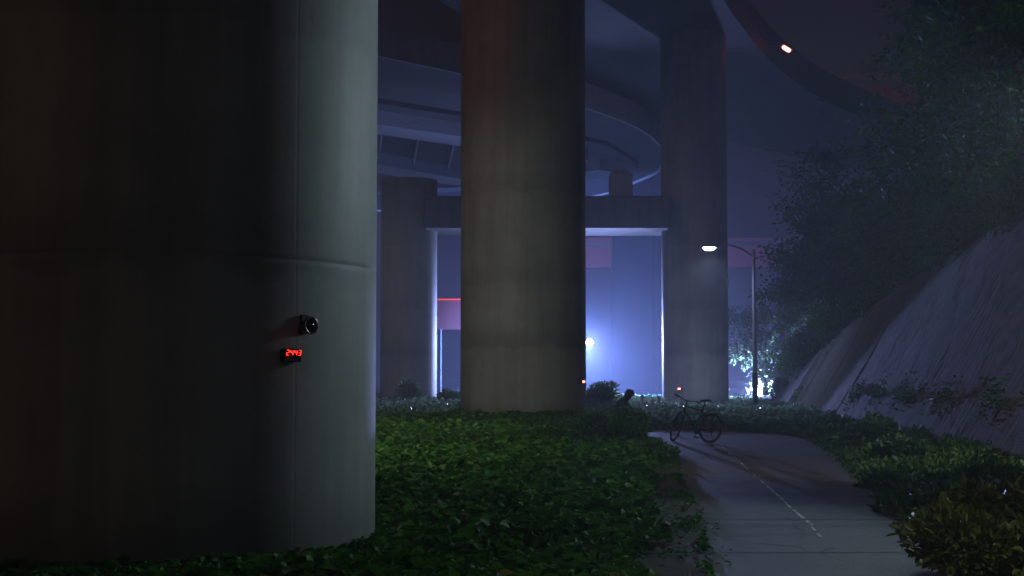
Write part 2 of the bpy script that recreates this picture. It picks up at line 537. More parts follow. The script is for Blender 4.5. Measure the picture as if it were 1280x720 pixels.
pd.box((pc.x, 63.3, 10.6), (.7, .8, .14))
part(pd, "bearing_pedestal", concrete("pedestal", (.4, .4, .4), .3), pp)

# ------------------------------------------------------------------ curved ramp overhead
def smooth_curve(pts, n):
    pts = np.array(pts, float); t = np.concatenate([[0], np.cumsum(np.linalg.norm(np.diff(pts, axis=0), axis=1))])
    # Catmull-Rom by arc length
    s = np.linspace(0, t[-1], n); outp = []
    for q in s:
        i = min(max(np.searchsorted(t, q) - 1, 0), len(pts) - 2)
        u = (q - t[i]) / (t[i + 1] - t[i])
        p0 = pts[max(i - 1, 0)]; p1 = pts[i]; p2 = pts[i + 1]; p3 = pts[min(i + 2, len(pts) - 1)]
        outp.append(.5 * ((2 * p1) + (-p0 + p2) * u + (2 * p0 - 5 * p1 + 4 * p2 - p3) * u * u + (-p0 + 3 * p1 - 3 * p2 + p3) * u ** 3))
    return np.array(outp)
RZ = 15.2
edge_px = [(430, 58), (475, 68), (576, 90), (660, 112), (732, 133), (790, 155), (818, 174), (828, 192), (822, 212), (800, 224)]
ep = []
for px, py in edge_px:
    v = P(px, py, 10) - Vector((0, 0, EYE)); k = (RZ - EYE) / v.z
    ep.append((v.x * k, v.y * k))
ep = [(ep[0][0] - 14, ep[0][1] - 12)] + ep + [(6.4, 107), (0, 113), (-12, 117)]
edge = smooth_curve(ep, 90)
tg = np.gradient(edge, axis=0); tg /= np.linalg.norm(tg, axis=1)[:, None]
lf = np.stack([-tg[:, 1], tg[:, 0]], 1)
def sweep(prof, start=0, end=None, line=edge, left=lf):
    """prof: closed list of (offset to the left, z)"""
    m = MB(); idx = list(range(len(line)))[start:end]; n = len(prof)
    for i in idx:
        for o_, z in prof: m.v.append((line[i, 0] + left[i, 0] * o_, line[i, 1] + left[i, 1] * o_, z))
    for a in range(len(idx) - 1):
        for k in range(n):
            j = (k + 1) % n
            m.f.append((a * n + k, a * n + j, (a + 1) * n + j, (a + 1) * n + k))
    m.f.append(tuple(range(n - 1, -1, -1))); q = (len(idx) - 1) * n; m.f.append(tuple(range(q, q + n)))
    return m
rt = thing("curved_ramp", (2, 62, 0), "curved overhead road ramp with pale lit girder undersides behind the columns", "ramp")
W_ = 9.0
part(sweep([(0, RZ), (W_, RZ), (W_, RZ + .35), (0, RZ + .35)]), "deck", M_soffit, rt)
part(sweep([(-.12, RZ - .12), (.0, RZ - .12), (.12, RZ + .36), (.12, RZ + 1.2), (-.12, RZ + 1.2)]), "parapet", concrete("parapet", (.42, .42, .43), .4), rt)
# second carriageway of the ramp: twin box girders further back, same height
g1l = [P(400, 152, 57), P(473, 162, 60.5), P(576, 177, 64.5), P(690, 197, 70), P(745, 207, 74), P(790, 214, 80), P(860, 222, 90)]
g2l = [P(400, 200, 66), P(473, 211, 70.5), P(576, 228, 76), P(690, 250, 84), P(745, 262, 90), P(800, 270, 97)]
def girder_line(pxs, z):
    q = []
    for px, py in pxs:
        v = P(px, py, 10) - Vector((0, 0, EYE)); k = (z - EYE) / v.z
        q.append((v.x * k, v.y * k))
    return smooth_curve(q, 50)
GZ = 14.2
def girder(pxs, width, zb, zt, name, root):
    l_ = girder_line(pxs, zb); t_ = np.gradient(l_, axis=0); t_ /= np.linalg.norm(t_, axis=1)[:, None]
    f_ = np.stack([-t_[:, 1], t_[:, 0]], 1)
    part(sweep([(-width / 2, zb), (width / 2, zb), (width / 2, zt), (-width / 2, zt)], line=l_, left=f_), name, M_steel, root)
    return l_, f_
ga, fa = girder([(380, 148), (473, 162), (576, 177), (650, 190), (715, 203)], 2.4, GZ, GZ + .75, "girder", rt)
gb, fb = girder([(380, 195), (473, 211), (576, 228), (660, 229), (735, 219), (766, 215)], 2.6, GZ, GZ + .75, "girder", rt)
# deck over the girders and cross frames between them
dk = MB()
for i in range(50):
    a = ga[i] - fa[i] * 2.6; b = gb[i] + fb[i] * 2.6
    dk.v += [(a[0], a[1], GZ + .753), (b[0], b[1], GZ + .753), (b[0], b[1], GZ + 1.05), (a[0], a[1], GZ + 1.05)]
for i in range(49):
    for k in range(4):
        j = (k + 1) % 4; dk.f.append((i * 4 + k, i * 4 + j, i * 4 + 4 + j, i * 4 + 4 + k))
dk.f += [(3, 2, 1, 0), (196, 197, 198, 199)]
part(dk, "deck", M_soffit, rt)
for i in (12, 18, 24, 33):
    a = Vector((*ga[i], GZ + .4)); b = Vector((*gb[i], GZ + .4))
    cf = MB(); d_ = (b - a); a2 = a + d_.normalized() * 1.25; b2 = b - d_.normalized() * 1.35
    cf.tube([a2, b2], .07, 6)
    part(cf, "cross_frame", M_steel, rt)

# ------------------------------------------------------------------ main viaduct high above, curving away to the right
DZ = DECKZ
edge2 = []
for px, py in [(900, -8), (912, 14), (935, 45), (962, 77), (1008, 114), (1050, 136), (1105, 158), (1180, 183), (1290, 208), (1420, 228)]:
    v = P(px, py, 10) - Vector((0, 0, EYE)); k = (DZ + .02 - EYE) / v.z
    edge2.append((v.x * k, v.y * k))
edge2 = [(3.2, -14), (3.6, 20), (5.6, 42), (7.6, 54)] + edge2
e2 = smooth_curve(edge2, 110)
t2 = np.gradient(e2, axis=0); t2 /= np.linalg.norm(t2, axis=1)[:, None]
l2 = np.stack([-t2[:, 1], t2[:, 0]], 1)
vt = thing("main_viaduct", (0, 40, 0), "dark high viaduct deck curving away above the columns towards the trees", "viaduct")
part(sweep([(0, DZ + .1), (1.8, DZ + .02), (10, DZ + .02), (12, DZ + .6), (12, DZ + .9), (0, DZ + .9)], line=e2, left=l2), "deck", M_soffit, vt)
part(sweep([(0, DZ + .903), (.3, DZ + .903), (.25, DZ + 1.9), (.05, DZ + 1.9)], line=e2, left=l2), "parapet", M_soffit, vt)
part(sweep([(11.7, DZ + .903), (12, DZ + .903), (11.95, DZ + 1.9), (11.75, DZ + 1.9)], line=e2, left=l2), "parapet", M_deck, vt)

# beacon on a bracket off that viaduct's parapet
k0 = int(np.argmin(np.abs(e2[:, 1] - 66)))
bp_ = Vector((e2[k0][0], e2[k0][1], DZ + .5))
bt = P(983, 60, bp_.y)
bc = thing("beacon", (bp_.x, bp_.y, DZ + .2), "glowing red warning light sticking out from the high viaduct edge", "warning light")
m = MB(); m.tube([bp_ + Vector((.1, 0, .3)), Vector(((bp_.x + bt.x) / 2, bp_.y, bt.z + .1)), bt + Vector((0, 0, .12))], .035, 6); part(m, "bracket", M_dark, bc)
m = MB(); m.box(bt + Vector((.05, 0, .06)), (.62, .25, .08), Matrix.Rotation(R(32), 3, 'Y')); part(m, "housing", M_dark, bc)
m = MB(); m.lathe([(.03, -.22), (.085, -.18), (.1, 0), (.085, .18), (.03, .22)], Matrix.Translation(bt + Vector((0, 0, -.04))) @ Matrix.Rotation(R(122), 4, 'Y'), 14); part(m, "lens", M_redlens, bc, True)

# ------------------------------------------------------------------ far piers and red steel bridges
fp = thing("far_pier", (P(791, 400, 126).x, 126, 0), "broad hazy pier in front of the low red girder", "pier")
hp = P(791, 470, 126).x
M_far_dark = concrete("dark_concrete", (.014, .014, .016), .5)  # near black, so the added floodlight leaves the far piers dark
m = MB(); m.box((hp, 126, 9.5), (3.7, 2.4, 19.0), bev=.2); part(m, "shaft", M_far_dark, fp)
m = MB(); m.box((hp, 126, 19.6), (6.5, 2.8, 1.2), bev=.2); part(m, "cap", M_far_dark, fp)
def red_bridge(d, x0p, x1p, yt, yb, label, piers):
    a = P(x0p, yt, d); b = P(x1p, yb, d); cz = (a.z + b.z) / 2; h = a.z - b.z
    t = thing("steel_bridge", ((a.x + b.x) / 2, d, 0), label, "bridge")
    m = MB(); m.box(((a.x + b.x) / 2, d, cz - h * .12), (b.x - a.x, 1.2, h * .76)); part(m, "girder", M_red, t)
    m = MB(); m.box(((a.x + b.x) / 2, d - .2, a.z - h * .06), (b.x - a.x, 2.2, h * .12)); part(m, "flange", M_red, t)
    m = MB(); m.box(((a.x + b.x) / 2, d - .1, a.z - h * .18), (b.x - a.x, 1.7, h * .12)); part(m, "dark_stripe", M_dark, t)  # dark strip below the flange
    for p in piers:
        x = P(p, 400, d).x
        m = MB(); m.box((x, d + .3, (cz - h * .5) / 2), (1.6, 1.4, cz - h * .5 - .02), bev=.1); part(m, "pier", M_far_dark, t)
    return t
red_bridge(142, 690, 985, 299, 335, "low red steel girder bridge in the blue haze behind the portal pier", (703, 860, 975))
ub = red_bridge(118, 990, 1230, 96, 146, "high red steel girder bridge seen between the viaduct and the trees", (1215,))
# haunched red bracket high on a far column
hc = thing("bracket_column", (P(822, 300, 122).x, 122, 0), "slim far column with red bracket high up beside the portal column", "column")
xh = P(822, 300, 122).x
m = MB(); m.tube([(xh, 122, 0), (xh, 122, 29)], .5, 16); part(m, "shaft", M_far_dark, hc, True)
a = P(785, 28, 122); b = P(829, 30, 122); c = P(829, 80, 122); dd_ = P(815, 62, 122); e_ = P(788, 40, 122)
vs = [Vector((q.x, y, q.z)) for y in (121.2, 121.5) for q in (a, b, c, dd_, e_)]
m = MB(); m.add(vs, [(0, 1, 2, 3, 4), (9, 8, 7, 6, 5)] + [(k, 5 + k, 5 + (k + 1) % 5, (k + 1) % 5) for k in range(5)]); part(m, "bracket", M_red, hc)

# red hoarding with a lit tube along its top
a = P(545, 376, 88); b = P(600, 412, 88)
hs = thing("red_hoarding", ((a.x + b.x) / 2, 88, 0), "red hoarding board with thin glowing red tube along its top edge", "sign board")
m = MB(); m.box(((a.x + b.x) / 2, 88, (a.z + b.z) / 2), (b.x - a.x, .12, a.z - b.z)); part(m, "panel", simple("deep_red", (.07, .007, .006), .7), hs)  # panel colour deeper than the girder red
m = MB(); m.tube([(a.x, 87.9, a.z + .08), (b.x, 87.9, a.z + .08)], .05, 8); part(m, "light_tube", M_redline, hs)
for x in (a.x + .3, b.x - .3):
    m = MB(); m.tube([(x, 88.15, 0), (x, 88.15, a.z)], .08, 8); part(m, "post", M_dark, hs)
lamp("red_tube_light", 'POINT', ((a.x + b.x) / 2, 87.2, a.z + .3), 14, (1, .08, .05), hs, .3)

# tiny pair of lights beyond the trees on the high bridge
q = P(1129, 143, 116.6)
tl = thing("beacon", (q.x, q.y, q.z - .3), "tiny pair of red and white lights glimpsed through the tree leaves", "warning light")
m = MB(); m.box((q.x, q.y + .25, q.z), (1.0, .3, .5)); part(m, "housing", M_dark, tl)
m = MB(); m.lathe([(.02, -.06), (.16, 0), (.02, .06)], Matrix.Translation((q.x + .2, q.y, q.z)), 10); part(m, "lens", emit("white_lens", (1, .8, .8), 25), tl)
m = MB(); m.lathe([(.02, -.06), (.13, 0), (.02, .06)], Matrix.Translation((q.x - .3, q.y, q.z)), 10); part(m, "lens", M_redlens, tl)

# ------------------------------------------------------------------ lamps that stand in the place, and added ones out of view
def street_lamp(base, height, arm, head_dir, label, power, color, pow_angle=R(150)):
    t = thing("street_lamp", base, label, "street lamp", "street lamps")
    b = Vector(base); up = Vector((0, 0, 1)); h = Vector(head_dir).normalized()
    top = b + up * height
    m = MB(); m.lathe([(.16, 0), (.16, .04), (.13, .06)], Matrix.Translation(b), 16); part(m, "base_plate", M_dark, t)
    k = height * .24
    m = MB(); m.tube([b, b + up * k], [.11, .105], 14); part(m, "pole_base", M_dark, t, True)
    m = MB(); m.tube([b + up * k, b + up * (height * .7), top + up * .05], [.085, .07, .055], 14); part(m, "pole", M_pole, t, True)
    m = MB()
    pts = []
    for i in range(9):
        u = i / 8
        pts.append(top + h * (arm * u) + up * (-.25 + .62 * math.sin(u * 1.9) ** 1.0 * .9 - .18 * u * u))
    m.tube(pts, [.042 - .012 * i / 8 for i in range(9)], 10); part(m, "arm", M_pole, t, True)
    e = pts[-1]; hd = (pts[-1] - pts[-2]).normalized()
    rz = math.atan2(h.y, h.x)
    Mh = Matrix.Translation(e + h * .26 + up * .0) @ Matrix.Rotation(rz, 4, 'Z')
    m = MB()
    prof = [(-.32, .035, .03), (-.2, .09, .05), (0, .15, .075), (.2, .13, .06), (.32, .05, .025)]
    seg = 14; vs = []; fs = []
    for x, wy, wz in prof:
        for q in range(seg):
            a = 2 * math.pi * q / seg
            vs.append(Mh @ Vector((x, wy * math.cos(a), max(wz * math.sin(a), -.012) + .03)))
    for i in range(len(prof) - 1):
        for q in range(seg):
            j = (q + 1) % seg; fs.append((i * seg + q, (i + 1) * seg + q, (i + 1) * seg + j, i * seg + j))
    fs += [tuple(range(seg)), tuple(range(4 * seg + seg - 1, 4 * seg - 1, -1))]
    m.add(vs, fs); hd_ = part(m, "lamp_head", M_pole, t, True)
    m = MB(); vs = []; fs = []
    for i, (s_, z) in enumerate([(1, .016), (.95, -.03), (.75, -.075), (.4, -.1), (.05, -.105)]):
        for q in range(16):
            a = 2 * math.pi * q / 16
            vs.append(Mh @ Vector((.02 + .25 * s_ * math.cos(a), .125 * s_ * math.sin(a), z)))
    for i in range(4):
        for q in range(16):
            j = (q + 1) % 16; fs.append((i * 16 + q, i * 16 + j, i * 16 + 16 + j, i * 16 + 16 + q))
    fs.append(tuple(range(64, 80)))
    m.add(vs, fs); sub(m, "lens", M_lens, hd_, t, True)
    lp = Mh @ Vector((.02, 0, -.2))
    lamp("street_lamp_light", 'SPOT', lp, power, color, t, .12, lp + Vector((0, 0, -1)), pow_angle, .85)
    return t
sl = P(944, 500, 56); sl.z = 0
street_lamp(sl, 6.45, 1.5, (-1, 0, 0), "lit street lamp with curved arm in front of the dark hillside trees", P_STREET, (.50, .62, 1.0), R(152))

def floodlight(base, head, target, size, label, power, color, angle, radius=.2, lens=None, group="floodlights", blend=.5):
    t = thing("floodlight", base, label, "floodlight", group)
    b = Vector(base); h = Vector(head)
    q = (Vector(target) - h).to_track_quat('-Z', 'Y'); Mr = q.to_matrix()
    back = h - Vector((Mr @ Vector((0, 0, -1)))) * .18
    m = MB(); m.tube([b, Vector((b.x, b.y, h.z + size * .2))], .055, 10); part(m, "mast", M_dark, t, True)
    m = MB(); m.tube([Vector((b.x, b.y, h.z)), back], .035, 8); part(m, "bracket", M_dark, t)
    m = MB(); m.box(h + Mr @ Vector((0, 0, .07)), (size, size * .75, .12), Mr, bev=.02)
    for k in range(5): m.box(h + Mr @ Vector(((k - 2) * size * .18, 0, .16)), (.015, size * .6, .06), Mr)
    hs_ = part(m, "housing", M_dark, t)
    m = MB(); m.lathe([(size * .36, 0), (size * .34, .012), (size * .1, .016)], Matrix.Translation(h + Mr @ Vector((0, 0, -.006))) @ (Mr @ Matrix.Rotation(R(180), 3, 'X')).to_4x4(), 20); sub(m, "lens", lens or M_flood, hs_, t)
    lamp("floodlight_beam", 'SPOT', h + Mr @ Vector((0, 0, -.06)), power, color, t, radius, target, angle, blend)
    return t
fh = P(737, 428, 75)
floodlight((fh.x - .5, 75.6, 0), fh, (fh.x - 6.0, 20, -9.0), .5, "glaring blue white floodlight peeping past the thick second column", P_FLOOD_FAR, COOL, R(92), .25, blend=.75)
floodlight((.3, 100, 0), (.4, 99.6, 4.5), (-6, 88, 14.2), .5, "added floodlight hidden behind the thick second column shining up at the ramp", 650.0, (.5, .52, 1.0), R(70), .25)  # added to light the girder undersides from a hidden spot
floodlight((fh.x - .62, 76.4, 0), (fh.x - .55, 76.6, 3.4), (5.0, 96, -3.0), .36, "added unseen floodlight turned away from the path to light the far haze", P_FLOOD_AWAY, (.17, .29, 1.0), R(112), .25, blend=.7)  # unseen lamp added to brighten the haze behind the columns
fl = P(950, 489, 80)
floodlight((fl.x + .3, 80.5, 0), fl, (6, 36, 1.0), .55, "low dazzling floodlight behind the hedge and the street lamp pole", P_FLOOD_LOW, COOL, R(165), .3)
# lamp hidden by the nearest column lights the second column and the ground cover
street_lamp((-5.6, 32, 0), 6.5, 1.3, (1, -.15, 0), "street lamp standing behind the huge near column", P_HIDDEN, (.97, 1.0, .74), R(118))
street_lamp((-4.9, 22, 0), 6.5, 1.3, (1, -.1, 0), "added unseen street lamp closest behind the huge near column", P_HIDDEN, (.97, 1.0, .74), R(112))  # added to brighten the nearer ground cover
floodlight((-5.4, 33, 0), (-5.3, 33.2, 5.0), (.4, 46, 2.0), .4, "added unseen floodlight behind the huge near column turned to the second column", P_COL2, (.93, 1.0, .90), R(76), .3)  # added beam for the second column, keeps lamp light off the bicycle
lamp("red_signal_light", 'POINT', (-7.5, 40, 12.5), P_RED, (1.0, .10, .06), None, .2)
# floodlight past the right edge of the picture
floodlight((8.05, 19.7, .55), (8.0, 19.6, 5.3), (-1.9, 12.4, 1.9), .4, "floodlight on a mast at the foot of the retaining wall", P_SIDE, (.66, .9, 1.0), R(60), .5)
floodlight((8.0, 17.4, 0), (8.0, 17.5, 4.6), (7.2, 23.5, 0.2), .4, "added out of view floodlight lighting the grass beside the path", 620.0, (1.0, 1.0, .70), R(92), .3)  # added to brighten the right verge
floodlight((12.6, 21, float(hill(12.6, 21)) - .1), (12.5, 21.1, 8.6), (10.2, 26.5, 6.4), .4, "added out of view floodlight up on the slope turned to the nearest trees", 150.0, (.9, 1.0, .45), R(70), .3)  # added to brighten the leaves at the right edge
street_lamp((5.3, 5.6, 0), 4.6, .8, (-1, .2, 0), "added out of view short lamp beside the near end of the path", 430.0, (1.0, .95, .6), R(126))  # added to light the bottom right bush
# added point lights without fixtures that brighten the red bridges and bracket
lamp("bridge_fill", 'POINT', (P(720, 300, 132).x, 132, 14), P_BRIDGE_FILL * .8, (1, .75, .7), None, .3)
lamp("bridge_fill", 'POINT', (P(860, 300, 132).x, 132, 14), P_BRIDGE_FILL * .8, (1, .75, .7), None, .3)
lamp("bridge_fill", 'POINT', (P(1080, 118, 112).x, 112, 24), P_BRIDGE_FILL * .12, (1, .6, .5), None, .3)
lamp("bracket_fill", 'POINT', (xh - 2, 118, 31), 110, (1, .3, .25), None, .3)

# ------------------------------------------------------------------ devices fixed to the columns
def on_column(c, r, px, py):
    """frame on the column's surface at an image point: origin, right, out"""
    v = P(px, py, 10) - Vector((0, 0, EYE)); v2 = Vector((v.x, v.y)); o = Vector(c)
    A = v2.dot(v2); B = -2 * v2.dot(o); Cc = o.dot(o) - r * r
    k = (-B - math.sqrt(max(0, B * B - 4 * A * Cc))) / (2 * A)
    p = Vector((v.x * k, v.y * k, EYE + v.z * k))
    n_ = Vector((p.x - c[0], p.y - c[1], 0)).normalized()
    return p, Vector((-n_.y, n_.x, 0)), n_
p, rt_, n_ = on_column(C1, 2.05, 361, 441)
Mf = Matrix((rt_, n_ * -1, Vector((0, 0, 1)))).transposed()     # x right, y into the column, z up
nd = thing("number_display", p, "small red digital display reading 2443 on the huge near column", "display")
m = MB(); m.box(p + Mf @ Vector((0, -.03, -.02)), (.18, .06, .11), Mf, bev=.008); part(m, "housing", M_black, nd)
m = MB(); m.box(p + Mf @ Vector((0, -.0625, 0)), (.165, .006, .065), Mf); part(m, "screen", M_glass, nd)
SEG = {'2': 'abged', '4': 'fgbc', '3': 'abgcd'}
def digit(ch, cx):
    m = MB(); w, h, s = .023, .021, .005
    pos = {'a': (0, h, 1), 'g': (0, 0, 1), 'd': (0, -h, 1), 'f': (-w / 2, h / 2, 0), 'b': (w / 2, h / 2, 0), 'e': (-w / 2, -h / 2, 0), 'c': (w / 2, -h / 2, 0)}
    for k in SEG[ch]:
        x, z, hor = pos[k]
        m.box(p + Mf @ Vector((cx + x + z * .15, -.068, z)), (w * .8 if hor else s, .005, s if hor else h * .8), Mf)
    return m
for ch, cx in zip("2443", (-.06, -.02, .02, .06)):
    part(digit(ch, cx), "digit", M_led, nd)
lamp("display_glow", 'POINT', p + n_ * .13, .045, (1, .05, .03), nd, .05)

p2, rt2, n2_ = on_column(C1, 2.05, 379, 407)
M2 = Matrix((rt2, n2_ * -1, Vector((0, 0, 1)))).transposed()
M2o = Matrix.Translation(p2) @ (M2 @ Matrix.Rotation(R(90), 3, 'X')).to_4x4() @ Matrix.Scale(.82, 4)   # local z points out of the column
sc = thing("wall_speaker", p2, "round black speaker on a bracket just above the red display", "speaker")
m = MB(); m.box(p2 + M2 @ Vector((0, -.012, .01)), (.09, .024, .16), M2, bev=.01); part(m, "back_plate", M_black, sc)
m = MB(); m.lathe([(.05, .02), (.06, .05), (.085, .09), (.09, .12), (.08, .125)], M2o, 28); part(m, "body", M_black, sc, True)
m = MB(); m.torus(M2o @ Matrix.Translation((0, 0, .122)), .083, .009, 36, 8); part(m, "rim", simple("rim_metal", (.12, .12, .13), .35, .6), sc, True)
m = MB(); m.lathe([(.072, .1255), (.05, .118), (.03, .128), (.012, .138)], M2o, 24); part(m, "cone", M_glass, sc, True)

def red_marker(c, r, px, py, label):
    p, rr, n_ = on_column(c, r, px, py)
    Mf = Matrix((rr, n_ * -1, Vector((0, 0, 1)))).transposed()
    t = thing("marker_light", p, label, "marker light", "small red marker lights")
    m = MB(); m.box(p + Mf @ Vector((0, -.08, 0)), (.24, .16, .12), Mf, bev=.02); part(m, "housing", M_black, t)
    q = P(px, py, p.y - .18)
    m = MB(); m.box(p + Mf @ Vector((0, -.165, .0)), (.13, .014, .055), Mf, bev=.005); part(m, "lens", M_redlens, t)
    m = MB(); m.tube([p + Mf @ Vector((.06, -.1, .05)), p + Mf @ Vector((.16, -.16, .17))], .012, 6); part(m, "antenna", M_black, t)
red_marker(C2, 2.05, 724, 477, "small red light low on the second nearest column")
red_marker(C3, 1.5, 851, 486, "small red light on the far column directly above the bicycle")
# pale box added in place of a glint on the column edge
p, rr, n_ = on_column(C3, 1.5, 908, 352)
cb = thing("glint_box", p, "tiny pale box put in for the glint on right edge of the far column", "box")
m = MB(); m.box(p + n_ * .06, (.12, .12, .42), Matrix((rr, n_ * -1, Vector((0, 0, 1)))).transposed(), bev=.02); part(m, "box", simple("glint_metal", (.7, .7, .72), .35, .2), cb)
m = MB(); m.tube([p + n_ * .03 + Vector((0, 0, -.2)), Vector((p.x, p.y, .02)) + n_ * .03], .02, 6); part(m, "conduit", M_pole, cb)

# ------------------------------------------------------------------ leaf scatter
def leaf_mesh(name, pts, dirs, nrms, sizes, aspect, mat, tint=None, curl=.12):
    pts = np.asarray(pts, float); N = len(pts)
    dirs = dirs / np.linalg.norm(dirs, axis=1)[:, None]
    side = np.cross(nrms, dirs); side /= (np.linalg.norm(side, axis=1)[:, None] + 1e-9)
    nr = np.cross(dirs, side)
    s = np.asarray(sizes)[:, None]
    w = s * aspect
    tmpl = [(0, 0, 0), (.28, .5, .10), (.68, .36, .06), (1.0, 0, -curl), (.68, -.36, .06), (.28, -.5, .10)]
    V = np.zeros((N, 6, 3))
    for k, (a, b, c) in enumerate(tmpl):
        V[:, k] = pts + dirs * s * a + side * w * b + nr * s * c
    co = V.reshape(-1, 3)
    base = (np.arange(N) * 6)[:, None]
    fa = np.concatenate([base + np.array([0, 3, 2, 1]), base + np.array([0, 5, 4, 3])], axis=1).reshape(-1)
    me = bpy.data.meshes.new(name)
    me.vertices.add(N * 6); me.vertices.foreach_set("co", co.ravel())
    me.loops.add(N * 8); me.loops.foreach_set("vertex_index", fa.astype(np.int32))
    me.polygons.add(N * 2)
    me.polygons.foreach_set("loop_start", (np.arange(N * 2) * 4).astype(np.int32))
    me.polygons.foreach_set("loop_total", np.full(N * 2, 4, np.int32))
    me.update(calc_edges=True)
    at = me.attributes.new("tint", 'FLOAT', 'FACE')
    if tint is None: tint = rng.beta(2, 2.2, N)
    at.data.foreach_set("value", np.repeat(np.clip(tint, 0, 1), 2).astype(np.float32))
    me.validate()
    return link(name, me, mat)

def rand_dirs(n, up=.3, spread=1.0):
    a = rng.uniform(0, 2 * math.pi, n)
    z = rng.normal(up, .35 * spread, n)
    return np.stack([np.cos(a), np.sin(a), z], 1)
def up_normals(n, k=.55):
    v = rng.normal(0, k, (n, 3)); v[:, 2] += 1
    return v
def clear_of_columns(x, y):
    ok = np.ones(len(x), bool)
    for c, r in ((C1, 2.08), (C2, 2.08), (C3, 1.53), (C4, 1.3)):
        ok &= (x - c[0]) ** 2 + (y - c[1]) ** 2 > r * r
    return ok

# ivy-like ground cover left of the path
N = 290000
y = 8.8 + (44.5 - 8.8) * rng.random(N) ** 1.35
x = rng.uniform(-10.5, 3.4, N)
lim = np.where(y < 34, xl(y) - (np.interp(y, [9, 20, 26, 34], [.5, .55, .3, .1])) + .22 * wob(x, y, 1.1), 2.8)
vis_left = -.16 * y - 2.2
ok = (x < lim) & (x > vis_left) & clear_of_columns(x, y)
front1 = (y < C1[1]) & (x < -.6)
ok &= ~((y > 34.2) & (y < 38.9) & (x > 2.6 - (y - 34.5) * 3.0))
x, y = x[ok], y[ok]
hgt = np.clip(.26 + .14 * wob(x, y, .8) + .09 * wob(x, y, 2.3, 1.0), .08, .6)
edgef = np.clip((np.interp(y, DL, XL) - x) / .9, .05, 1)
hgt *= np.where(y < 34, edgef ** .9, 1)
near_c1 = np.clip((np.hypot(x - C1[0], y - C1[1]) - 2.05) / 1.6, .2, 1)
hgt *= near_c1 * np.interp(y, [9, 11.5, 14], [.5, .75, 1])
z = hgt * rng.random(len(x)) ** .55
sz = (.04 + .085 * rng.random(len(x)) ** 1.4) * np.interp(y, [9, 20, 44], [1.0, 1.15, 1.5])
tint = np.clip(rng.beta(2, 2.4, len(x)) + .18 * wob(x, y, .9, 2) , 0, 1)
o = leaf_mesh("ground_cover", np.stack([x, y, z], 1), rand_dirs(len(x), .15), up_normals(len(x), .5), sz, .85, M_ivy, tint)
tag(o, "dense ivy like leaves covering the ground around the near columns", "ground cover", kind="stuff")
print("ivy", len(x))

# taller glossy planting across the back, beyond the bend of the path
N = 84000
y = 38.2 + 47 * rng.random(N) ** 1.2; x = rng.uniform(-11, 1, N) + rng.random(N) * np.where(y > 66, 18, 14)
ok = clear_of_columns(x, y) & (y > 38.7 + .25 * wob(x, y, 1.3)) & ((x < xw(y) - .2) | (y > 68.5)) & (x > -.2 * y)
ok &= ~((y < 44) & (x < 2.2))
x, y = x[ok], y[ok]
h = np.clip(.42 + .16 * wob(x, y, .8) + .1 * wob(x, y, 2.1, 2), .12, .9) * np.interp(y, [38.2, 40.5, 46, 50], [.12, .5, .7, 1]) * np.where((x > 6) & (y > 50), .5, 1)
z = h * rng.random(len(x)) ** .6
o = leaf_mesh("back_planting", np.stack([x, y, z], 1), rand_dirs(len(x), .5), up_normals(len(x), .8), rng.uniform(.10, .22, len(x)), .55, M_hedge)
tag(o, "low glossy leafed planting across the far end of the path", "plants", kind="stuff")

# weeds and grass between the path and the wall
N = 66000
y = 9 + 53 * rng.random(N) ** 1.3
u = rng.random(N)
a_ = np.where(y < 38.6, xr(y) - .12 + .28 * wob(y * 0, y, 1.3), xw(y) - 2.2); b_ = xw(y) + .25
x = a_ + (b_ - a_) * u
h = np.clip(.24 + .2 * wob(x, y, .9, 4) + .12 * wob(x, y, 2.2), .08, .7) * np.clip((x - a_) / .6 + .25, .25, 1)
L_ = h * rng.uniform(.5, 1.1, N)
lean = rng.normal(0, .45, (N, 3)); lean[:, 2] = 1
o = leaf_mesh("roadside_grass", np.stack([x, y, np.zeros(N)], 1), lean, rng.normal(0, 1, (N, 3)), L_, rng.uniform(.03, .07, (N, 1)), M_grass, curl=.3)
tag(o, "rough grass growing between the path and the retaining wall", "grass", kind="stuff")
N = 17000
y = 9 + 53 * rng.random(N) ** 1.3; u = rng.random(N)
a_ = np.where(y < 38.6, xr(y) - .05 + .25 * wob(y * 0, y, 1.3), xw(y) - 2.2); b_ = xw(y) + .2
x = a_ + (b_ - a_) * u
h = np.clip(.2 + .2 * wob(x, y, .9, 4), .05, .6) * np.clip((x - a_) / .5 + .2, .2, 1)
z = h * rng.random(N) ** .7
o = leaf_mesh("roadside_weeds", np.stack([x, y, z], 1), rand_dirs(N, .4), up_normals(N, .7), rng.uniform(.06, .15, N), .6, M_dusk)
tag(o, "leafy weeds at the foot of the retaining wall", "weeds", kind="stuff")
# moss and small litter along the dirt verge
N = 260
y = 9 + 14 * rng.random(N); x = xl(y) - .15 + rng.normal(0, .16, N) - .18 * (wob(y, y * 0, 1.5) > .1)
o = leaf_mesh("leaf_litter", np.stack([x, y, .016 + rng.random(N) * .03], 1), rand_dirs(N, 0, .3), up_normals(N, .25), rng.uniform(.02, .07, N), .6, M_dry)
tag(o, "small dead leaves scattered along the dirt edge of the path", "leaf litter", kind="stuff")
N = 9000
y = 8.8 + 16 * rng.random(N) ** 1.2; x = xl(y) - .05 - np.abs(rng.normal(0, .3, N)) * (wob(y, y * 0 + 3, 1.7) > -.1)
keep = (rng.random(N) < np.clip(.25 + .9 * wob(x, y, 1.6, 5), 0, 1)); x, y = x[keep], y[keep]
o = leaf_mesh("edge_moss", np.stack([x, y, .012 + rng.random(len(x)) * .05], 1), rand_dirs(len(x), .4), up_normals(len(x), .6), rng.uniform(.02, .06, len(x)), .6, M_ivy)
